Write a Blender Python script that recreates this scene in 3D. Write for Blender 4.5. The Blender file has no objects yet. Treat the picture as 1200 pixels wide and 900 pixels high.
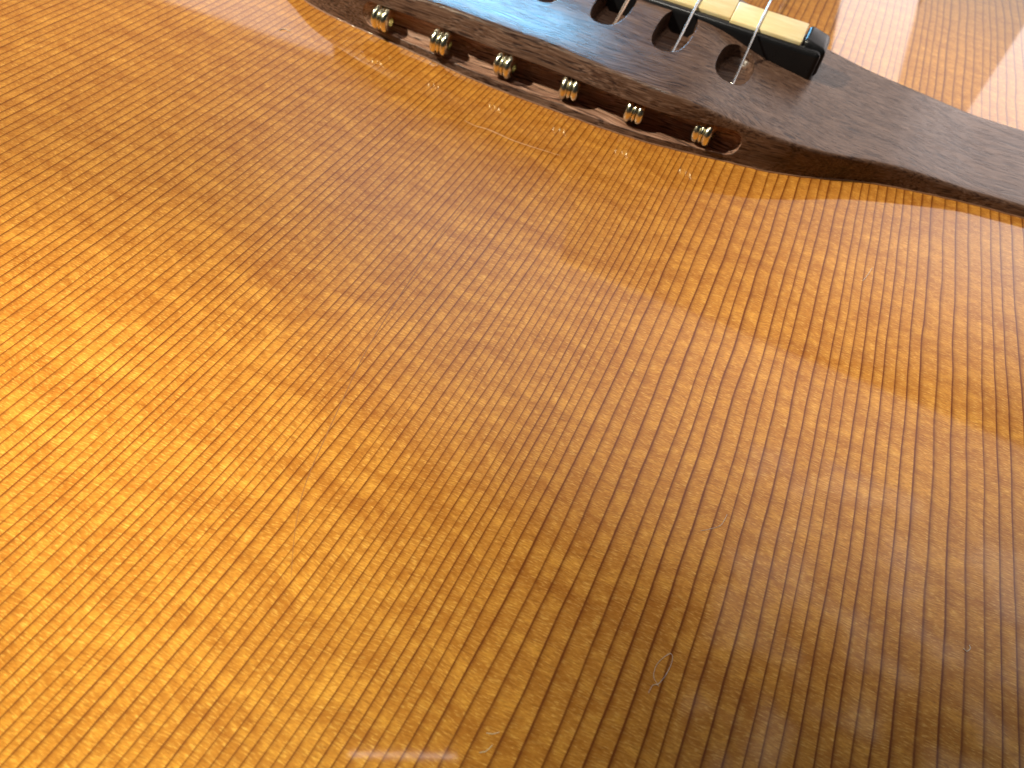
import bpy, bmesh, math, random
import numpy as np
from mathutils import Vector, Matrix

random.seed(4)
rng = np.random.default_rng(4)
scene = bpy.context.scene
COL = scene.collection
MM = 0.001                                   # everything below is written in millimetres

# ------------------------------------------------------------------ camera
# world: x along the bridge (bass to treble), y along the strings towards the neck, z up off the soundboard
F_PX = 880.0                                 # focal length for a 1200 px wide picture
R = np.array([[0.90637353, 0.39766799, 0.14264362],
              [0.38991100, -0.65739368, -0.64482785],
              [-0.16265438, 0.64007321, -0.75089935]])
T = np.array([3.34092941, -45.8569545, 119.90663665])
CAM = -R.T @ T
cam_d = bpy.data.cameras.new('camera')
cam = bpy.data.objects.new('camera', cam_d)
COL.objects.link(cam)
M = Matrix((tuple(R[0]), tuple(-R[1]), tuple(-R[2]))).transposed().to_4x4()
M.translation = Vector(CAM * MM)
cam.matrix_world = M
cam_d.sensor_width = 36.0
cam_d.lens = 36.0 * F_PX / 1200.0
cam_d.clip_start = 0.002
cam_d.clip_end = 50.0
cam_d.dof.use_dof = True
cam_d.dof.focus_distance = 0.082
cam_d.dof.aperture_fstop = 60.0
scene.camera = cam

# ------------------------------------------------------------------ light
world = bpy.data.worlds.new('World')
scene.world = world
world.use_nodes = True
wn = world.node_tree
wn.nodes.clear()
w_out = wn.nodes.new('ShaderNodeOutputWorld')
w_bg = wn.nodes.new('ShaderNodeBackground')
w_tc = wn.nodes.new('ShaderNodeTexCoord')
w_sep = wn.nodes.new('ShaderNodeSeparateXYZ')
w_ramp = wn.nodes.new('ShaderNodeValToRGB')
wn.links.new(w_tc.outputs['Generated'], w_sep.inputs[0])
wn.links.new(w_sep.outputs['Z'], w_ramp.inputs[0])
wn.links.new(w_ramp.outputs[0], w_bg.inputs['Color'])
wn.links.new(w_bg.outputs[0], w_out.inputs['Surface'])
e = w_ramp.color_ramp.elements               # a plain room: pale walls, dimmer ceiling
e[0].position = 0.0; e[0].color = (0.020, 0.019, 0.018, 1)
e[1].position = 0.75; e[1].color = (0.012, 0.012, 0.012, 1)
w_bg.inputs['Strength'].default_value = 1.0

def area(name, centre, look, sx, sy, radiance, color):
    L = bpy.data.lights.new(name, 'AREA')
    L.shape = 'RECTANGLE'
    L.size = sx; L.size_y = sy
    L.color = color
    L.energy = radiance * sx * sy * math.pi
    o = bpy.data.objects.new(name, L)
    COL.objects.link(o)
    o.location = centre
    d = (Vector(look) - Vector(centre)).normalized()
    o.rotation_euler = d.to_track_quat('-Z', 'Y').to_euler()
    return o

def pane(name, az0, az1, el0, el1, radiance, color, dist=1.5, roll=0.0, fade=None):
    """a window pane or added glow standing upright across the room, given by the angles at which the guitar sees it;
    fade = (axis, from, to): shares of its width (0) or height (1) over which its glow fades out"""
    x0, x1 = dist * math.tan(math.radians(az0)), dist * math.tan(math.radians(az1))
    ref = math.radians(min(abs(az0), abs(az1)) if az0 * az1 > 0 else 0.0)
    z0, z1 = [dist / math.cos(ref) * math.tan(math.radians(k)) for k in (el0, el1)]
    c = Vector(((x0 + x1) / 2, dist, (z0 + z1) / 2))
    o = area(name, c, (c.x, c.y - 1, c.z), x1 - x0, z1 - z0, radiance, color)
    o.rotation_euler = (math.radians(90), math.radians(roll), math.radians(180))
    o.rotation_euler = (Matrix.Rotation(math.radians(roll), 3, 'Y') @ Vector((0, -1, 0)).to_track_quat('-Z', 'Y').to_matrix()).to_euler()
    if fade:
        L = o.data; L.use_nodes = True
        nt = L.node_tree; em = nt.nodes['Emission']
        g = nt.nodes.new('ShaderNodeNewGeometry'); sp = nt.nodes.new('ShaderNodeSeparateXYZ')
        nt.links.new(g.outputs['Parametric'], sp.inputs[0])
        prev = None
        for ax, lo, hi in fade:
            mr = nt.nodes.new('ShaderNodeMapRange'); mr.interpolation_type = 'SMOOTHSTEP'
            nt.links.new(sp.outputs[ax], mr.inputs[0])
            mr.inputs[1].default_value = lo; mr.inputs[2].default_value = hi
            if prev is None: prev = mr.outputs[0]
            else:
                mu = nt.nodes.new('ShaderNodeMath'); mu.operation = 'MULTIPLY'
                nt.links.new(prev, mu.inputs[0]); nt.links.new(mr.outputs[0], mu.inputs[1]); prev = mu.outputs[0]
        nt.links.new(prev, em.inputs['Strength'])
    return o

def spot(name, loc, target, energy, color, angle, blend, radius):
    L = bpy.data.lights.new(name, 'SPOT')
    L.energy = energy; L.color = color
    L.spot_size = math.radians(angle); L.spot_blend = blend
    L.shadow_soft_size = radius
    o = bpy.data.objects.new(name, L)
    COL.objects.link(o)
    o.location = [k * MM for k in loc]
    d = (Vector(target) - Vector(loc)).normalized()
    o.rotation_euler = d.to_track_quat('-Z', 'Y').to_euler()
    return o

pane('window_left', -62, -34.5, 4, 26.0, 1.3, (1.0, 0.90, 0.86))
pane('window_blue', -33.5, -14.5, 8, 25.2, 18.0, (0.22, 0.62, 1.0))
pane('window_slit', 3.0, 8.0, 4, 22.5, 2.3, (1.0, 0.92, 0.90), roll=14)
pane('window_gap_glow', 8.2, 14.6, 4, 22.5, 0.8, (1.0, 0.88, 0.80))  # added dim panel that lifts the reflection of the gap between windows
pane('window_right', 14.6, 50, 4, 22.5, 2.2, (1.0, 0.90, 0.88))
pane('window_top', -12, 52, 22.6, 40.0, 2.0, (1.0, 0.89, 0.86), fade=((0, 1.0, 0.5), (1, 1.0, 0.15)))
pane('veil_glow', -48, 60, 33.0, 62.0, 1.0, (1.0, 0.90, 0.87), fade=((0, 0.0, 0.3), (0, 1.0, 0.7), (1, 1.0, 0.35), (1, 0.0, 0.22)))  # added soft glow, no such surface known; veils the lacquer with reflection

def cone(loc, aim, r):
    return 2 * math.degrees(math.atan(r / (Vector((*aim, 0)) - Vector(loc)).length))
LEFT_POS, HIGH_POS = (-450, -190, 480), (-110, -60, 900)  # positions of the added spots, no fixtures known there
def lamp(name, loc, aim, r, watts, color, blend, soft=0.02):
    return spot(name, loc, (*aim, 0), watts, color, cone(loc, aim, r), blend, soft)
WARM, AMBER, SOFT = (1.0, 0.92, 0.70), (1.0, 0.95, 0.42), (1.0, 0.94, 0.82)
lamp('fill_spot_main', LEFT_POS, (-44, -2), 114, 24.5, WARM, 0.45)  # added warm spot; cone edge stands in for an unseen phone's shadow
lamp('fill_spot_amber', HIGH_POS, (-20, -123), 64, 50.0, AMBER, 0.38)  # added spot without a real source, makes the golden pool at lower left
lamp('fill_spot_left', HIGH_POS, (-85, 5), 75, 12.0, SOFT, 1.0)  # added to brighten the upper left
lamp('fill_spot_right', HIGH_POS, (60, -26), 48, 17.0, SOFT, 1.0)  # added for a pool of light right of centre
lamp('fill_spot_far', HIGH_POS, (88, 88), 85, 27.0, (1.0, 0.94, 0.9), 1.0)  # added to lift the far right corner
lamp('fill_spot_bridge', HIGH_POS, (2, 27), 48, 11.0, SOFT, 1.0)  # added to light saddle, ball ends and slot
# a ceiling panel overhead and the thin bright slot beside it
panel = area('ceiling_panel', (-0.017, -0.129, 0.9), (0, 0, 0), 0.64, 0.36, 0.12, (1.0, 0.90, 0.80))
panel.rotation_euler = (0, 0, math.radians(25.7))
tube = area('ceiling_tube', (-0.053, 0.107, 0.9), (0, 0, 0), 0.127, 0.0045, 6.5, (1.0, 0.86, 0.80))
tube.rotation_euler = (0, 0, math.radians(24.6))
# added mottled glow overhead, only to put pale patches into the reflections
dap = area('mottled_glow', (0.50, 0.52, 0.9), (0, 0, 0), 0.52, 0.62, 1.0, (1.0, 0.92, 0.80))
dap.rotation_euler = (0, 0, 0)
dap.data.use_nodes = True
dn = dap.data.node_tree
d_g = dn.nodes.new('ShaderNodeNewGeometry'); d_m = dn.nodes.new('ShaderNodeMapping'); d_n = dn.nodes.new('ShaderNodeTexNoise'); d_r = dn.nodes.new('ShaderNodeMapRange')
d_m.inputs['Scale'].default_value = (1.0, 1.6, 1.0); d_m.inputs['Rotation'].default_value = (0, 0, 0.6)
d_n.inputs['Scale'].default_value = 4.2; d_n.inputs['Detail'].default_value = 2.5
d_r.interpolation_type = 'SMOOTHSTEP'
d_r.inputs[1].default_value = 0.46; d_r.inputs[2].default_value = 0.60; d_r.inputs[3].default_value = 0.05; d_r.inputs[4].default_value = 0.62
dn.links.new(d_g.outputs['Parametric'], d_m.inputs[0]); dn.links.new(d_m.outputs[0], d_n.inputs['Vector'])
dn.links.new(d_n.outputs['Fac'], d_r.inputs[0]); dn.links.new(d_r.outputs[0], dn.nodes['Emission'].inputs['Strength'])

scene.view_settings.view_transform = 'Standard'
scene.view_settings.look = 'None'
scene.view_settings.exposure = 0.1
scene.view_settings.gamma = 1.0
scene.view_settings.use_curve_mapping = False
scene.cycles.use_denoising = True
scene.cycles.max_bounces = 8

# ------------------------------------------------------------------ helpers
def proj(P):
    C = R @ np.asarray(P, float) + T
    return 600 + F_PX * C[0] / C[2], 450 + F_PX * C[1] / C[2]

def unproj(px, py, z=0.0):
    d = R.T @ np.array([(px - 600) / F_PX, (py - 450) / F_PX, 1.0])
    s = (z - CAM[2]) / d[2]
    return CAM + d * s

def link_mesh(name, verts, faces, mat, parent=None, smooth=True, sharp=None):
    me = bpy.data.meshes.new(name)
    me.from_pydata([tuple(float(k) * MM for k in v) for v in verts], [], faces)
    me.update()
    if mat: me.materials.append(mat)
    if smooth:
        me.shade_smooth()
        if sharp: me.set_sharp_from_angle(angle=math.radians(sharp))
    o = bpy.data.objects.new(name, me)
    COL.objects.link(o)
    if parent: o.parent = parent
    return o

def thing(name, label, cat, loc=(0, 0, 0), group=None):
    o = bpy.data.objects.new(name, None)
    o.empty_display_size = 0.005
    COL.objects.link(o)
    o.location = [k * MM for k in loc]
    o['label'] = label; o['category'] = cat
    if group: o['group'] = group
    return o

def tube_geo(pts, r, seg=10, closed=False, cap=True):
    P = [np.asarray(p, float) for p in pts]
    n = len(P)
    rr = r if hasattr(r, '__len__') else [r] * n
    verts, faces = [], []
    prev = None
    for i in range(n):
        if closed: t = P[(i + 1) % n] - P[i - 1]
        else: t = P[min(i + 1, n - 1)] - P[max(i - 1, 0)]
        t /= np.linalg.norm(t)
        if prev is None:
            a = np.array([0, 0, 1.0]) if abs(t[2]) < 0.9 else np.array([1.0, 0, 0])
        else: a = prev
        a = a - t * (a @ t); a /= np.linalg.norm(a); prev = a
        b = np.cross(t, a)
        for k in range(seg):
            an = 2 * math.pi * k / seg
            verts.append(P[i] + rr[i] * (math.cos(an) * a + math.sin(an) * b))
    m = n if closed else n - 1
    for i in range(m):
        for k in range(seg):
            i2 = (i + 1) % n; k2 = (k + 1) % seg
            faces.append((i * seg + k, i * seg + k2, i2 * seg + k2, i2 * seg + k))
    if cap and not closed:
        faces.append(tuple(reversed(range(seg))))
        faces.append(tuple(range((n - 1) * seg, n * seg)))
    return verts, faces

def lathe_x(profile, seg=40):
    """profile of (x, r) swept round the x axis, closed loop profile"""
    verts, faces = [], []
    n = len(profile)
    for i, (x, r) in enumerate(profile):
        for k in range(seg):
            a = 2 * math.pi * k / seg
            verts.append((x, r * math.cos(a), r * math.sin(a)))
    for i in range(n):
        j = (i + 1) % n
        for k in range(seg):
            k2 = (k + 1) % seg
            faces.append((i * seg + k, i * seg + k2, j * seg + k2, j * seg + k))
    return verts, faces

# ------------------------------------------------------------------ materials
class NT:
    def __init__(s, name):
        s.m = bpy.data.materials.new(name); s.m.use_nodes = True
        s.t = s.m.node_tree; s.t.nodes.clear()
        s.out = s.t.nodes.new('ShaderNodeOutputMaterial')
        s.b = s.t.nodes.new('ShaderNodeBsdfPrincipled')
        s.t.links.new(s.b.outputs[0], s.out.inputs['Surface'])
    def n(s, typ, **kw):
        nd = s.t.nodes.new(typ)
        for k, v in kw.items(): setattr(nd, k, v)
        return nd
    def L(s, a, b): s.t.links.new(a, b)
    def set(s, sock, v):
        if isinstance(v, bpy.types.NodeSocket): s.L(v, sock)
        elif v is not None: sock.default_value = v
    def math(s, op, a, b=None, c=None, clamp=False):
        nd = s.n('ShaderNodeMath', operation=op, use_clamp=clamp)
        for i, v in enumerate((a, b, c)):
            if v is not None: s.set(nd.inputs[i], v)
        return nd.outputs[0]
    def vec(s, x, y, z=0.0):
        nd = s.n('ShaderNodeCombineXYZ')
        for i, v in enumerate((x, y, z)): s.set(nd.inputs[i], v)
        return nd.outputs[0]
    def noise(s, v, scale=1.0, detail=2.0, rough=0.5, dist=0.0):
        nd = s.n('ShaderNodeTexNoise')
        s.L(v, nd.inputs['Vector'])
        nd.inputs['Scale'].default_value = scale; nd.inputs['Detail'].default_value = detail
        nd.inputs['Roughness'].default_value = rough; nd.inputs['Distortion'].default_value = dist
        return nd.outputs['Fac']
    def ramp(s, v, stops, interp='LINEAR'):
        nd = s.n('ShaderNodeValToRGB')
        s.L(v, nd.inputs[0])
        cr = nd.color_ramp; cr.interpolation = interp
        while len(cr.elements) < len(stops): cr.elements.new(0.5)
        for el, (p, c) in zip(cr.elements, stops):
            el.position = p
            el.color = (c, c, c, 1) if not hasattr(c, '__len__') else (*c, 1)
        return nd.outputs[0]
    def mix(s, f, a, b, mode='MIX'):
        nd = s.n('ShaderNodeMix', data_type='RGBA', blend_type=mode)
        s.set(nd.inputs[0], f)
        for i, v in ((6, a), (7, b)):
            if isinstance(v, bpy.types.NodeSocket): s.L(v, nd.inputs[i])
            else: nd.inputs[i].default_value = (*v, 1)
        return nd.outputs[2]
    def bump(s, h, strength, dist_mm, normal=None):
        nd = s.n('ShaderNodeBump')
        nd.inputs['Strength'].default_value = strength
        nd.inputs['Distance'].default_value = dist_mm * MM
        s.L(h, nd.inputs['Height'])
        if normal: s.L(normal, nd.inputs['Normal'])
        return nd.outputs[0]
    def mmcoords(s):
        tc = s.n('ShaderNodeTexCoord')
        mp = s.n('ShaderNodeVectorMath', operation='SCALE')
        s.L(tc.outputs['Object'], mp.inputs[0]); mp.inputs[3].default_value = 1000.0
        sp = s.n('ShaderNodeSeparateXYZ'); s.L(mp.outputs[0], sp.inputs[0])
        return sp.outputs[0], sp.outputs[1], sp.outputs[2]

def spruce_material():
    k = NT('amber_spruce')
    uv = k.n('ShaderNodeUVMap', uv_map='grain')
    sp = k.n('ShaderNodeSeparateXYZ'); k.L(uv.outputs[0], sp.inputs[0])
    w, v = sp.outputs[0], sp.outputs[1]
    x, y, z = k.mmcoords()
    # growth rings: w counts rings across the board, sharp latewood edge fading to one side
    wob = k.noise(k.vec(k.math('MULTIPLY', w, 0.35), k.math('MULTIPLY', v, 0.06)), 1.0, 2.0, 0.5)
    w1 = k.math('ADD', w, k.math('MULTIPLY', k.math('SUBTRACT', wob, 0.5), 0.40))
    fine = k.noise(k.vec(k.math('MULTIPLY', w, 2.0), k.math('MULTIPLY', v, 3.2)), 1.0, 2.0, 0.6)
    w2 = k.math('ADD', w1, k.math('MULTIPLY', k.math('SUBTRACT', fine, 0.5), 0.04))
    f = k.math('FRACT', w2)
    cell = k.math('FLOOR', w2)
    wn_ = k.n('ShaderNodeTexWhiteNoise', noise_dimensions='1D'); k.L(cell, wn_.inputs['W'])
    rnd = wn_.outputs['Value']
    ring = k.ramp(f, [(0.0, 0.9), (0.05, 1.0), (0.12, 0.50), (0.28, 0.16), (0.60, 0.04), (0.93, 0.03), (0.975, 0.2), (1.0, 0.85)])
    lstr = k.math('MULTIPLY_ADD', rnd, 0.30, 0.85)
    along = k.noise(k.vec(k.math('MULTIPLY', cell, 7.31), k.math('MULTIPLY', v, 0.9)), 1.0, 3.0, 0.6)
    lstr = k.math('MULTIPLY', lstr, k.math('MULTIPLY_ADD', along, 0.7, 0.68))
    ring = k.math('MULTIPLY', ring, lstr, clamp=True)
    # cross-grain silk: short dashes (medullary rays, glints painted into the pale ones) at right angles to the grain
    jit = k.math('MULTIPLY', k.math('SUBTRACT', k.noise(k.vec(k.math('MULTIPLY', x, 0.10), k.math('MULTIPLY', y, 0.10)), 1.0, 1.0), 0.5), 2.0)
    yy = k.math('ADD', y, jit)
    n1 = k.noise(k.vec(k.math('MULTIPLY', x, 0.75), k.math('MULTIPLY', yy, 4.6)), 1.0, 3.0, 0.6)
    n2 = k.noise(k.vec(k.math('MULTIPLY_ADD', x, 0.85, 31.7), k.math('MULTIPLY_ADD', yy, 5.2, 11.0)), 1.0, 3.0, 0.62)
    clus = k.noise(k.vec(k.math('MULTIPLY', x, 0.30), k.math('MULTIPLY', y, 0.42), 3.0), 1.0, 3.0, 0.55)
    light = k.ramp(n1, [(0.55, 0.0), (0.66, 1.0)])
    dark = k.ramp(n2, [(0.55, 0.0), (0.65, 1.0)])
    light = k.math('MULTIPLY', light, k.ramp(clus, [(0.36, 0.25), (0.62, 1.0)]))
    dark = k.math('MULTIPLY', dark, k.ramp(clus, [(0.38, 1.0), (0.60, 0.3)]))
    # broad figure lying across the grain
    sk = k.noise(k.vec(k.math('MULTIPLY', x, 0.085), k.math('MULTIPLY', yy, 0.33), 9.0), 1.0, 4.0, 0.58, 0.3)
    figure = k.ramp(sk, [(0.30, 0.0), (0.70, 1.0)])
    blot = k.noise(k.vec(k.math('MULTIPLY', x, 0.45), k.math('MULTIPLY', y, 0.75), 17.0), 1.0, 3.0, 0.6)
    col = k.mix(figure, (0.43, 0.150, 0.020), (0.68, 0.290, 0.046))
    col = k.mix(k.math('MULTIPLY', k.ramp(blot, [(0.38, 1.0), (0.58, 0.0)]), 0.45), col, (0.38, 0.125, 0.010))
    col = k.mix(k.math('MULTIPLY', k.ramp(blot, [(0.50, 0.0), (0.70, 1.0)]), 0.32), col, (0.76, 0.36, 0.045))
    col = k.mix(k.math('MULTIPLY', light, 0.45), col, (0.85, 0.48, 0.12))
    fz = k.noise(k.vec(k.math('MULTIPLY', x, 1.5), k.math('MULTIPLY', yy, 8.5), 5.0), 1.0, 2.0, 0.6)
    col = k.mix(k.ramp(fz, [(0.33, 0.42), (0.55, 0.0)]), col, (0.22, 0.06, 0.006))
    col = k.mix(k.ramp(fz, [(0.56, 0.0), (0.68, 0.55)]), col, (0.85, 0.50, 0.14))
    col = k.mix(k.math('MULTIPLY', dark, 0.55), col, (0.20, 0.055, 0.006))
    col = k.mix(k.math('MULTIPLY', ring, 1.0), col, (0.15, 0.034, 0.003))
    k.L(col, k.b.inputs['Base Color'])
    k.b.inputs['Roughness'].default_value = 0.5
    k.b.inputs['Specular IOR Level'].default_value = 0.09
    h = k.math('SUBTRACT', k.math('MULTIPLY', light, 0.6), ring)
    k.L(k.bump(h, 0.10, 0.05), k.b.inputs['Normal'])
    # lacquer: glossy, very slightly sunk over the grain lines
    k.b.inputs['Coat Weight'].default_value = 1.0
    k.b.inputs['Coat IOR'].default_value = 1.5
    dust = k.noise(k.vec(x, y, z), 0.9, 4.0, 0.6)
    k.L(k.math('MULTIPLY_ADD', dust, 0.05, 0.015), k.b.inputs['Coat Roughness'])
    lac = k.math('MULTIPLY', ring, -1.0)
    k.L(k.bump(lac, 0.03, 0.008), k.b.inputs['Coat Normal'])
    return k.m

def rosewood_material(name='rosewood', tint=1.0, sheen=0.5):
    k = NT(name)
    x, y, z = k.mmcoords()
    wob = k.math('MULTIPLY', k.math('SUBTRACT', k.noise(k.vec(k.math('MULTIPLY', x, 0.05), k.math('MULTIPLY', y, 0.12), k.math('MULTIPLY', z, 0.12)), 1.0, 2.0), 0.5), 6.0)
    y2 = k.math('ADD', y, wob)
    # broad stripes, fine fibres and dark open pores, all running along the bridge
    st = k.noise(k.vec(k.math('MULTIPLY', x, 0.035), k.math('MULTIPLY', y2, 0.75), k.math('MULTIPLY', z, 0.75)), 1.0, 3.0, 0.6)
    fb = k.noise(k.vec(k.math('MULTIPLY', x, 0.17), k.math('MULTIPLY', y2, 4.6), k.math('MULTIPLY', z, 4.6)), 1.0, 3.0, 0.65)
    po = k.noise(k.vec(k.math('MULTIPLY', x, 0.26), k.math('MULTIPLY', y2, 3.4), k.math('MULTIPLY_ADD', z, 3.4, 40.0)), 1.0, 1.0, 0.5)
    pores = k.ramp(po, [(0.54, 0.0), (0.66, 1.0)])
    ticks = k.ramp(fb, [(0.50, 0.0), (0.66, 1.0)])
    col = k.mix(k.ramp(st, [(0.33, 0.0), (0.68, 1.0)]), (0.062 * tint, 0.030 * tint, 0.020 * tint), (0.150 * tint, 0.083 * tint, 0.056 * tint))
    col = k.mix(k.math('MULTIPLY', ticks, 0.6), col, (0.27 * tint, 0.17 * tint, 0.13 * tint))
    col = k.mix(k.math('MULTIPLY', pores, 0.8), col, (0.018, 0.008, 0.008))
    k.L(col, k.b.inputs['Base Color'])
    k.L(k.math('MULTIPLY_ADD', fb, 0.25, 0.17), k.b.inputs['Roughness'])
    k.b.inputs['Specular IOR Level'].default_value = 0.34
    h = k.math('SUBTRACT', k.math('MULTIPLY', fb, 0.5), pores)
    bv = k.n('ShaderNodeBevel', samples=4); bv.inputs['Radius'].default_value = 0.22 * MM
    k.L(k.bump(h, 0.4, 0.04, bv.outputs[0]), k.b.inputs['Normal'])
    return k.m

def plain(name, color, rough, metal=0.0, noise_amt=0.15, scale=2.0, coat=0.0, bump=0.0):
    k = NT(name)
    x, y, z = k.mmcoords()
    nz = k.noise(k.vec(x, y, z), scale, 4.0, 0.6)
    lo = tuple(c * (1 - noise_amt) for c in color); hi = tuple(min(1, c * (1 + noise_amt)) for c in color)
    k.L(k.mix(nz, lo, hi), k.b.inputs['Base Color'])
    k.L(k.math('MULTIPLY_ADD', nz, rough * 0.5, rough * 0.75), k.b.inputs['Roughness'])
    k.b.inputs['Metallic'].default_value = metal
    k.b.inputs['Coat Weight'].default_value = coat
    if bump: k.L(k.bump(nz, 0.4, bump), k.b.inputs['Normal'])
    return k.m

def bone_material():
    k = NT('bone')
    x, y, z = k.mmcoords()
    a = k.noise(k.vec(k.math('MULTIPLY', x, 0.25), k.math('MULTIPLY', y, 1.6), z), 1.0, 4.0, 0.6)
    b = k.noise(k.vec(k.math('MULTIPLY', x, 0.2), k.math('MULTIPLY', y, 0.3), z), 1.0, 2.0, 0.5)
    col = k.mix(k.ramp(a, [(0.35, 0.0), (0.7, 1.0)]), (0.82, 0.65, 0.34), (0.88, 0.76, 0.48))
    col = k.mix(k.math('MULTIPLY', k.ramp(b, [(0.45, 0.0), (0.75, 1.0)]), 0.4), col, (0.76, 0.50, 0.17))
    k.L(col, k.b.inputs['Base Color'])
    k.b.inputs['Roughness'].default_value = 0.35
    k.b.inputs['Subsurface Weight'].default_value = 0.15
    k.b.inputs['Subsurface Radius'].default_value = (0.002, 0.001, 0.0006)
    return k.m

M_TOP = spruce_material()
M_ROSE = rosewood_material()
M_SLOT_LIT = rosewood_material('slot_wood_lit', 2.7)  # rosewood lightened: brightness of the lit slot floor put into the colour
M_EBONY = plain('black_saddle', (0.010, 0.010, 0.012), 0.30, bump=0.03)
M_BONE = bone_material()
M_BRASS = plain('brass', (0.88, 0.83, 0.64), 0.22, metal=1.0, noise_amt=0.10, scale=1.2)
M_STEEL = plain('steel_wire', (0.72, 0.70, 0.68), 0.25, metal=1.0, noise_amt=0.1, scale=3.0)
M_BRONZE = plain('bronze_wire', (0.80, 0.58, 0.42), 0.28, metal=1.0, noise_amt=0.12, scale=3.0)
M_EDGE = plain('lacquer_edge', (0.22, 0.10, 0.05), 0.5, noise_amt=0.6, scale=0.5, coat=0.2)
M_LINT = plain('pale_lint', (0.62, 0.54, 0.44), 0.6)
M_SCR = plain('scratched_lacquer', (0.62, 0.36, 0.20), 0.5)
M_SCRD = plain('dark_scratch', (0.22, 0.075, 0.016), 0.5)

# ------------------------------------------------------------------ guitar top
guitar = thing('acoustic_guitar', 'amber spruce guitar top with its dark rosewood bridge and black saddle', 'guitar', (0, 0, 0))

WARP_IJ = [(0, 1), (0, 2), (0, 3), (0, 4), (1, 1), (1, 2), (1, 3), (2, 1), (2, 2), (3, 1)]
WARP_C = [0.6268, 0.5366, -1.5622, 0.6278, 0.0215, -0.1784, -0.0487, 0.1209, -0.2828, -0.2773]
def warp(x, y):
    a = np.clip(x / 80, -1.6, 1.6); b = np.clip((y + 30) / 80, -1.4, 1.8)
    return x + sum(c * a ** i * b ** j for c, (i, j) in zip(WARP_C, WARP_IJ))

RINGS = [-8.89, -7.95, -6.88, -5.98, -5.07, -4.04, -3.18, -2.02, -0.92, -0.04, 0.91, 1.92, 2.87, 3.72, 4.68, 5.59, 6.27, 7.31,
         8.36, 9.36, 10.61, 11.75, 12.7, 13.47, 14.43, 15.6, 16.51, 17.36, 18.21, 19.07, 20.0, 20.87, 21.88, 22.69, 23.71,
         24.53, 25.49, 26.38, 27.5, 28.4, 29.46, 30.66, 32.3, 33.66, 35.41, 37.02, 38.94, 40.28, 41.79, 43.57, 45.3, 46.69,
         48.01, 49.82, 51.41, 52.92, 54.05, 55.35, 56.65, 58.13, 59.37, 60.79, 62.22, 63.69, 65.7, 67.51, 69.33, 71.17, 72.68, 74.1]
lo = [RINGS[0]]
while lo[-1] > -230: lo.append(lo[-1] - (1.15 + 0.35 * min(1, max(0, (-lo[-1] - 20) / 60)) + random.uniform(-0.18, 0.22)))
hi = [RINGS[-1]]
while hi[-1] < 230: hi.append(hi[-1] + 1.7 + random.uniform(-0.4, 0.4))
rings = np.array(lo[:0:-1] + RINGS + hi[1:])
ring_idx = np.arange(len(rings), dtype=float)

def top_z(x, y):
    """the board domes very slightly"""
    return -((x - 20) ** 2 + (y + 40) ** 2) / (2 * 9000.0)

def build_soundboard():
    xs = np.concatenate([np.arange(-200, -95, 0.9), np.arange(-95, 100, 0.4), np.arange(100, 200.1, 0.9)])
    ys = np.concatenate([np.arange(-180, -115, 4.0), np.arange(-115, 135, 2.5), np.arange(135, 232, 4.0)])
    X, Y = np.meshgrid(xs, ys)
    U = warp(X, Y)
    Wc = np.interp(U, rings, ring_idx)
    # lower-bout outline of a guitar: half width as a function of y
    hw = np.interp(ys, [-180, -170, -150, -120, -80, -30, 20, 80, 140, 232], [104, 118, 140, 165, 186, 198, 200, 195, 178, 150])
    # outside the middle strip the columns close up so that the rim follows the outline
    far = np.maximum(np.abs(X) - 95.0, 0.0)
    X = np.sign(X) * (np.minimum(np.abs(X), 95.0) + far * ((hw - 95.0) / 105.0)[:, None])
    Wc = np.interp(warp(X, Y), rings, ring_idx)
    Z = top_z(X, Y)
    nx, ny = len(xs), len(ys)
    verts = np.stack([X, Y, Z], -1).reshape(-1, 3) * MM
    idx = np.arange(nx * ny).reshape(ny, nx)
    q = np.stack([idx[:-1, :-1], idx[:-1, 1:], idx[1:, 1:], idx[1:, :-1]], -1)
    q = q.reshape(-1, 4)
    me = bpy.data.meshes.new('soundboard')
    me.from_pydata(verts.tolist(), [], q.tolist())
    uvl = me.uv_layers.new(name='grain')
    li = q.reshape(-1)
    uvd = np.stack([Wc.reshape(-1)[li], Y.reshape(-1)[li]], -1).astype(np.float32)
    uvl.data.foreach_set('uv', uvd.reshape(-1))
    me.materials.append(M_TOP)
    me.shade_smooth()
    o = bpy.data.objects.new('soundboard', me)
    COL.objects.link(o); o.parent = guitar
    return o
soundboard = build_soundboard()

# ------------------------------------------------------------------ bridge
BX = np.arange(-96, 96.01, 1.5)
def smooth_interp(x, xp, fp, s=2.0):
    g = np.linspace(-3 * s, 3 * s, 25); wgt = np.exp(-0.5 * (g / s) ** 2); wgt /= wgt.sum()
    x = np.atleast_1d(x)
    return np.array([(np.interp(xx + g, xp, fp) * wgt).sum() for xx in x])
C_X = [-96, -90, -78, -70, -62, -56, -51, -45.6, -40, -34, -27, -19, -12, -4.5, 3, 12, 20, 28, 32, 38.5, 45, 52, 56.5, 62, 70, 78, 90, 96]
C_Y = [19, 18.3, 16.8, 15, 13, 11, 8.4, 4.9, 3.3, 2.3, 1.4, 0.4, -0.8, -1.4, -1.5, -1.7, -1.2, 0.5, 1.5, 2.8, 5.6, 9.6, 11.4, 13.1, 15.1, 16.4, 18, 18.6]
Z_X = [-96, -76, -68, -63, -57, -49, -43, -36, -31, -27, -22, -10, 0, 21, 25, 28, 31, 36, 43, 49, 57, 63, 68.5, 76, 96]
Z_V = [1.9, 1.9, 2.0, 2.7, 3.4, 3.9, 4.7, 5.8, 6.4, 7.2, 8.0, 8.2, 8.2, 8.0, 7.5, 7.0, 6.3, 5.7, 4.7, 3.9, 3.3, 2.6, 1.95, 1.85, 1.8]
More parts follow.
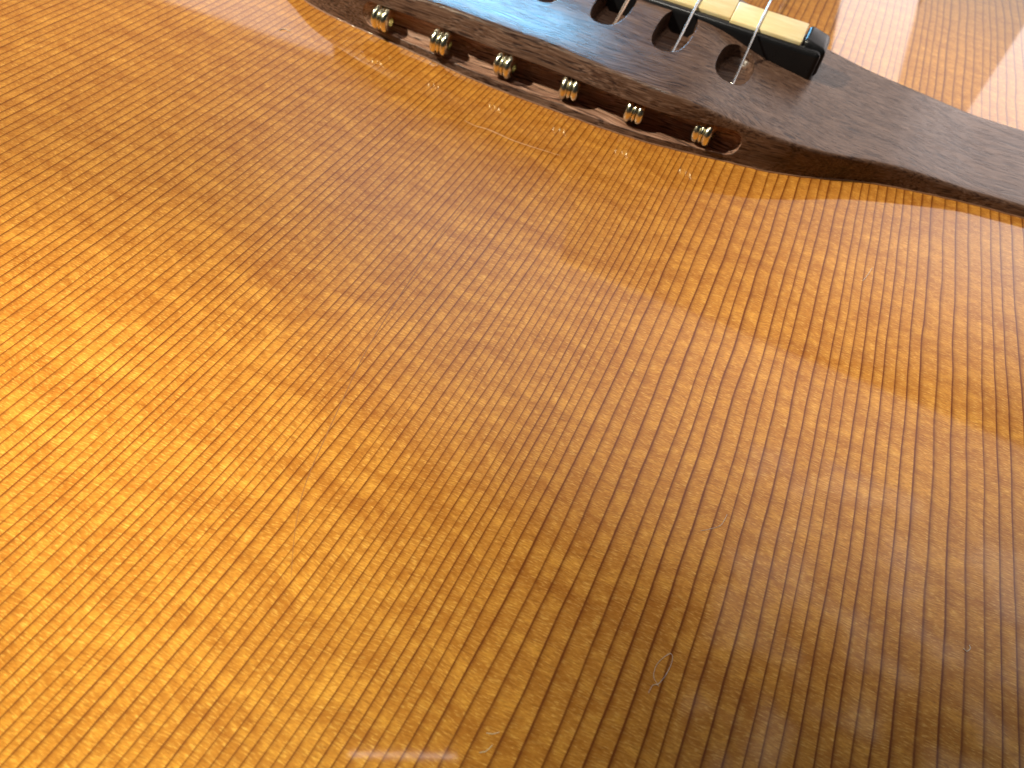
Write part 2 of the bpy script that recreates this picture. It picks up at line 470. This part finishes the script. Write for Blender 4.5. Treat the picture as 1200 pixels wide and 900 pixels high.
LEAN_X = [-96, -34, -26, -20, -10, 0, 5, 10, 16, 21, 28, 40, 96]
LEAN_V = [0.1, 0.3, 1.0, 2.3, 3.2, 3.5, 3.0, 2.4, 1.5, 0.7, 0.35, 0.15, 0.1]
F_X = [-96, -70, -56, -40, 0, 40, 46, 56, 62.5, 70.5, 77.5, 96]
F_Y = [48, 44, 42.5, 42.5, 43, 43.2, 42.8, 42.6, 43.2, 44.0, 44.6, 47]
bridge_z = lambda x: smooth_interp(x, Z_X, Z_V, 1.5)
bridge_rear = lambda x: smooth_interp(x, C_X, C_Y, 1.2)
bridge_front = lambda x: smooth_interp(x, F_X, F_Y, 2.0)
bridge_lean = lambda x: smooth_interp(x, LEAN_X, LEAN_V, 1.5)

def build_bridge():
    zs, yr, yf, ln = bridge_z(BX), bridge_rear(BX), bridge_front(BX), bridge_lean(BX)
    verts, faces = [], []
    n = None
    for i, x in enumerate(BX):
        z, a, b, l = zs[i], yr[i], yf[i], ln[i]
        rad = 0.55
        prof = [(a, -0.6), (a + 0.02, 0.0)]
        for t in (0.3, 0.6): prof.append((a + l * t, z * t))
        # rounded rear edge
        p0 = np.array([a + l * (1 - rad / z), z - rad]); p1 = np.array([a + l, z]); p2 = np.array([a + l + rad, z])
        for t in (0, 0.25, 0.5, 0.75, 1.0):
            q = (1 - t) ** 2 * p0 + 2 * t * (1 - t) * p1 + t * t * p2
            prof.append(tuple(q))
        zb = z; cr = max(0.0, min(1.0, (32 - abs(x)) / 14)); cr = cr * cr * (3 - 2 * cr)
        def crown(yy):
            q = max(0.0, min(1.0, (yy - 13) / 12)); return z + 1.0 * cr * q * q * (3 - 2 * q)
        for t in np.linspace(0.08, 0.92, 11): prof.append((a + l + (b - a - l) * t, crown(a + l + (b - a - l) * t)))
        z = crown(99)
        p0 = np.array([b - rad, z]); p1 = np.array([b, z]); p2 = np.array([b, z - rad])
        for t in (0, 0.33, 0.66, 1.0):
            q = (1 - t) ** 2 * p0 + 2 * t * (1 - t) * p1 + t * t * p2
            prof.append(tuple(q))
        prof.append((b, -0.6))
        n = len(prof)
        for (yy, zz) in prof:
            verts.append((x, yy, zz + top_z(x, yy)))
    for i in range(len(BX) - 1):
        for k in range(n):
            k2 = (k + 1) % n
            faces.append((i * n + k, (i + 1) * n + k, (i + 1) * n + k2, i * n + k2))
    faces.append(tuple(range(n)))
    faces.append(tuple(reversed(range((len(BX) - 1) * n, len(BX) * n))))
    o = link_mesh('bridge', verts, faces, M_ROSE, guitar, smooth=False)
    bm = bmesh.new(); bm.from_mesh(o.data); bmesh.ops.recalc_face_normals(bm, faces=bm.faces[:]); bm.to_mesh(o.data); bm.free()
    return o
bridge = build_bridge()

def hull(points, name):
    bm = bmesh.new()
    for p in points: bm.verts.new([float(k) * MM for k in p])
    r = bmesh.ops.convex_hull(bm, input=bm.verts[:])
    junk = [g for g in r['geom_interior'] if isinstance(g, bmesh.types.BMVert)] + [g for g in r['geom_unused'] if isinstance(g, bmesh.types.BMVert)]
    bmesh.ops.delete(bm, geom=list(set(junk)), context='VERTS')
    bmesh.ops.recalc_face_normals(bm, faces=bm.faces[:])
    me = bpy.data.meshes.new(name); bm.to_mesh(me); bm.free()
    o = bpy.data.objects.new(name, me); COL.objects.link(o)
    return o

def cut(target, cutter):
    md = target.modifiers.new('cut', 'BOOLEAN')
    md.operation = 'DIFFERENCE'; md.object = cutter; md.solver = 'EXACT'; md.material_mode = 'TRANSFER'
    bpy.context.view_layer.update()
    dg = bpy.context.evaluated_depsgraph_get()
    me = bpy.data.meshes.new_from_object(target.evaluated_get(dg))
    target.modifiers.clear()
    old = target.data
    target.data = me
    bpy.data.meshes.remove(old)
    cm = cutter.data
    bpy.data.objects.remove(cutter); bpy.data.meshes.remove(cm)

# the long routed slot along the rear face, round-ended and round-bottomed
SLOT_Z, SLOT_R, SLOT_Y = 2.95, 2.0, 1.6
pts = []
for yc in (SLOT_Y, -9.0):
    for sx in (-30.6, 31.2):
        for a in range(0, 360, 15):
            for b in range(-90, 91, 15):
                ca, sa = math.cos(math.radians(a)), math.sin(math.radians(a)); cb, sb = math.cos(math.radians(b)), math.sin(math.radians(b))
                pts.append((sx + SLOT_R * cb * ca, yc + SLOT_R * cb * sa, SLOT_Z + SLOT_R * sb))
slot_cutter = hull(pts, 'slot_cutter'); slot_cutter.data.materials.append(M_SLOT_LIT)
cut(bridge, slot_cutter)
# string wells: long round-ended pockets with a ramped floor
WELLS = [(-29.2, 12.2, 24.0), (-17.8, 14.0, 26.0), (-6.6, 15.0, 28.0), (4.5, 14.4, 29.0), (15.8, 12.6, 28.4), (27.2, 11.7, 25.2)]
for (wx, y0, y1) in WELLS:
    zt = float(bridge_z(wx)[0])
    rx, ry, ym = 3.05, (y1 - y0) / 2, (y0 + y1) / 2
    pts = []
    for a in range(0, 360, 10):
        ca, sa = math.cos(math.radians(a)), math.sin(math.radians(a))
        ca = math.copysign(abs(ca) ** 0.82, ca); sa = math.copysign(abs(sa) ** 0.82, sa)
        fl = zt - 3.4 + 0.9 * (sa + 1) / 2
        pts.append((wx + rx * ca, ym + ry * sa, zt + 3)); pts.append((wx + rx * ca, ym + ry * sa, fl + 0.9))
        pts.append((wx + (rx - 0.7) * ca, ym + (ry - 0.8) * sa, fl))
    wc = hull(pts, 'well_cutter'); wc.data.materials.append(M_ROSE)
    cut(bridge, wc)
bridge.data.shade_smooth(); bridge.data.set_sharp_from_angle(angle=math.radians(32))

fx = np.arange(-60, 92.1, 1.0)
fy = bridge_rear(fx)
vv, ff = tube_geo([(a, b - 0.06 + 0.05 * math.sin(a * 1.7) * math.sin(a * 0.31), top_z(a, b) + 0.02) for a, b in zip(fx, fy)], 0.16, 6)
link_mesh('lacquer_edge', vv, ff, M_EDGE, bridge)

# ------------------------------------------------------------------ saddle
def rounded_box(name, x0, x1, y0, y1, z0, z1, r, mat, parent, seg=3, skew=None):
    bm = bmesh.new()
    bmesh.ops.create_cube(bm, size=1.0)
    for v in bm.verts:
        v.co = Vector(((x0 + x1) / 2 + v.co.x * (x1 - x0), (y0 + y1) / 2 + v.co.y * (y1 - y0), (z0 + z1) / 2 + v.co.z * (z1 - z0)))
        if skew: v.co = Vector(skew(v.co.x, v.co.y, v.co.z))
    bmesh.ops.bevel(bm, geom=bm.edges[:], offset=r, segments=seg, profile=0.5, affect='EDGES')
    for v in bm.verts: v.co *= MM
    me = bpy.data.meshes.new(name); bm.to_mesh(me); bm.free()
    me.materials.append(mat); me.shade_smooth(); me.set_sharp_from_angle(angle=math.radians(50))
    o = bpy.data.objects.new(name, me); COL.objects.link(o); o.parent = parent
    return o

SAD_Y0, SAD_Y1 = 26.4, 33.4
saddle = rounded_box('saddle', -39.0, 39.3, SAD_Y0, SAD_Y1 + 0.3, 3.2, 9.5, 0.9, M_EBONY, bridge, 4)
endcap = rounded_box('saddle_end', 35.75, 39.9, SAD_Y0 + 1.1, SAD_Y1, 5.0, 11.3, 0.9, M_EBONY, bridge, 4,
                     lambda x, y, z: (x, y, z - (0.9 if (z > 8 and x > 38) else 0) - (0.7 if (z > 8 and y < 29) else 0)))
def bone_piece(x0, x1, dy):
    return rounded_box('saddle_bone', x0, x1, SAD_Y0 + 0.95 + dy, SAD_Y1 - 0.4 + dy, 8.0, 11.0, 0.18, M_BONE, bridge, 2,
                       lambda x, y, z: (x, y, z if z < 9 else (10.05 if y < 30 else 11.2)))
bone_piece(23.2, 35.6, 0.0); bone_piece(0.2, 23.1, 0.55); bone_piece(-38.0, 0.1, 0.1)

# ------------------------------------------------------------------ strings
def ball_profile():
    p = [(-1.62, 0.75), (-1.62, 1.30), (-1.50, 1.55)]
    for a in range(150, 29, -20):                      # left rim
        p.append((-0.92 + 0.62 * math.cos(math.radians(a)), 1.38 + 0.60 * math.sin(math.radians(a))))
    p += [(-0.22, 1.40), (0.22, 1.40)]
    for a in range(150, 29, -20):
        p.append((0.92 + 0.62 * math.cos(math.radians(a)), 1.38 + 0.60 * math.sin(math.radians(a))))
    p += [(1.50, 1.55), (1.62, 1.30), (1.62, 0.75)]
    return p
BALL_V, BALL_F = lathe_x([(a * 0.95, b * 0.95) for a, b in ball_profile()], 40)

BALL_PX = [(449, 22), (517, 50), (591, 78), (667, 105), (744, 131), (825, 155)]
LABELS = ['wound string whose brass ball end sits at the left end of the bridge slot',
          'wound string with brass ball end second from the left in the bridge slot',
          'wound string with brass ball end third from left, under the blue sheen',
          'wound bronze string crossing the widest string well, ball end below the sheen edge',
          'plain steel string with coiled end in the well beside the black saddle middle',
          'plain steel string nearest the black saddle end, ball at right slot end']
GAUGE = [0.68, 0.54, 0.41, 0.33, 0.22, 0.165]
for i, (px, py) in enumerate(BALL_PX):
    c = unproj(px, py, 2.95)
    bx, by = c[0], min(max(c[1], 0.9), 1.9)
    bz = 2.95
    wound = i < 4
    mat = M_BRONZE if wound else M_STEEL
    s = thing('guitar_string', LABELS[i], 'guitar string', (bx, by, bz), 'strings anchored in the bridge slot')
    ball = link_mesh('ball_end', BALL_V, BALL_F, M_BRASS, s, True, 45)
    ball.rotation_euler = (random.uniform(0, 3), random.uniform(-0.06, 0.06), random.uniform(-0.22, 0.22))
    vv, ff = tube_geo([(0.0, 1.50 * math.cos(t), 1.50 * math.sin(t)) for t in np.linspace(0, 2 * math.pi, 33)[:-1]], 0.26, 8, closed=True)
    lp = link_mesh('string_loop', vv, ff, M_BRASS, s)
    lp.rotation_euler = ball.rotation_euler
    wx, y0, y1 = WELLS[i]
    zt = float(bridge_z(wx)[0])
    g = GAUGE[i]
    sx = (i - 2.5) * 11.0 + 0.45
    hole = np.array([sx + 0.2, y0 - 0.4, zt - 2.7])
    sad = np.array([sx, SAD_Y0 + 1.05 + (0.55 if i in (3, 4) else 0.05), 10.05 + g + 0.03])
    front = np.array([sx, SAD_Y1 - 0.35 + (0.55 if i in (3, 4) else 0), 11.2 + g + 0.03])
    far = np.array([sx * 0.98, 229.0, 13.5])
    base = np.array([bx, by, bz])
    pts = [base + np.array([0, 1.6, 0.2]), hole, hole + (sad - hole) * 0.33, hole + (sad - hole) * 0.8, sad]
    pts += [sad + (front - sad) * t for t in (0.5, 1.0)] + [front + (far - front) * t for t in (0.03, 0.2, 0.5, 1.0)]
    # the wire itself, with the wrapping of a wound string as fine ridges
    vv, ff = tube_geo([p - base for p in pts], g, 10)
    link_mesh('wire', vv, ff, mat, s)
    d = (sad - hole) / np.linalg.norm(sad - hole)
    a = np.cross(d, [1, 0, 0]); a /= np.linalg.norm(a); b = np.cross(d, a)
    hel = []
    turns, ln = (3.5, 1.7) if not wound else (5, 1.2)
    for t in np.linspace(0, 1, int(turns * 14)):
        an = 2 * math.pi * turns * t
        hel.append(hole + d * ((1.7 if not wound else 0.3) + ln * t) + (g + 0.13) * (math.cos(an) * a + math.sin(an) * b) - base)
    vv, ff = tube_geo(hel, 0.15, 6)
    link_mesh('winding', vv, ff, M_STEEL, s)

# ------------------------------------------------------------------ dust, lint and scratches
def on_top(pxs, lift):
    out = []
    for (px, py) in pxs:
        p = unproj(px, py, 0); p[2] = top_z(p[0], p[1]); p = unproj(px, py, p[2] + lift); out.append(p)
    return out
def spline(P, m=6):
    P = np.array(P); n = len(P); out = []
    for i in range(n - 1):
        p0, p1, p2, p3 = P[max(i - 1, 0)], P[i], P[i + 1], P[min(i + 2, n - 1)]
        for t in np.linspace(0, 1, m, endpoint=(i == n - 2)):
            out.append(0.5 * ((2 * p1) + (-p0 + p2) * t + (2 * p0 - 5 * p1 + 4 * p2 - p3) * t * t + (-p0 + 3 * p1 - 3 * p2 + p3) * t ** 3))
    return out
def lint(pxs, r, label):
    P = spline(on_top(pxs, r + 0.02)); P = [np.array(p) for p in P]
    base = P[0].copy()
    vv, ff = tube_geo([p - base for p in P], r, 5)
    o = link_mesh('lint_fibre', vv, ff, M_LINT)
    o.location = base * MM
    o['label'] = label; o['category'] = 'lint'; o['group'] = 'lint fibres on the lacquer'
lint([(760, 812), (765, 803), (772, 801), (782, 788), (788, 773), (786, 766), (777, 771), (769, 780), (766, 793), (772, 804)], 0.018, 'thin pale looped fibre lying low on the right half of the amber top')
lint([(821, 622), (832, 620), (844, 616), (849, 609), (852, 603)], 0.018, 'short hooked pale fibre on wide grain right of centre')
lint([(1011, 329), (1017, 322), (1022, 314)], 0.028, 'short pale fibre below the bridge wing on the right')
lint([(570, 859), (578, 860), (585, 858)], 0.025, 'tiny pale fibre near the bottom edge, upper of two')
lint([(562, 882), (570, 880), (577, 873)], 0.025, 'tiny pale curled fibre at the bottom edge, lower of two')
lint([(327, 35), (333, 34), (340, 37)], 0.055, 'tiny pale fibre in the pink window reflection at upper left')
lint([(1129, 760), (1133, 763), (1137, 760), (1136, 756)], 0.03, 'tiny curled pale fibre at lower right')

def strip(name, pxs, w, mat, label=None):
    P = spline(on_top(pxs, 0.012)); vv, ff = [], []
    for i, p in enumerate(P):
        t = P[min(i + 1, len(P) - 1)] - P[max(i - 1, 0)]; t[2] = 0; t /= np.linalg.norm(t)
        nrm = np.array([-t[1], t[0], 0]); ww = w * (0.35 + 0.65 * math.sin(math.pi * (i + 0.5) / len(P)))
        vv += [p - nrm * ww, p + np.array([0, 0, 0.006]), p + nrm * ww]
    for i in range(len(P) - 1):
        for k in (0, 1): ff.append((i * 3 + k, i * 3 + k + 1, i * 3 + k + 4, i * 3 + k + 3))
    o = link_mesh(name, vv, ff, mat, guitar)
    if label: o['label'] = label
strip('scratch', [(544, 141), (556, 147), (573, 152), (600, 164), (630, 174), (656, 182)], 0.09, M_SCR, 'long pale scratch in the lacquer behind the bridge')
strip('scratch', [(552, 232), (523, 266), (495, 307), (463, 355), (427, 415), (400, 472), (377, 522), (357, 570), (346, 620), (341, 678)], 0.045, M_SCRD, 'long thin dark scratch running down the top')
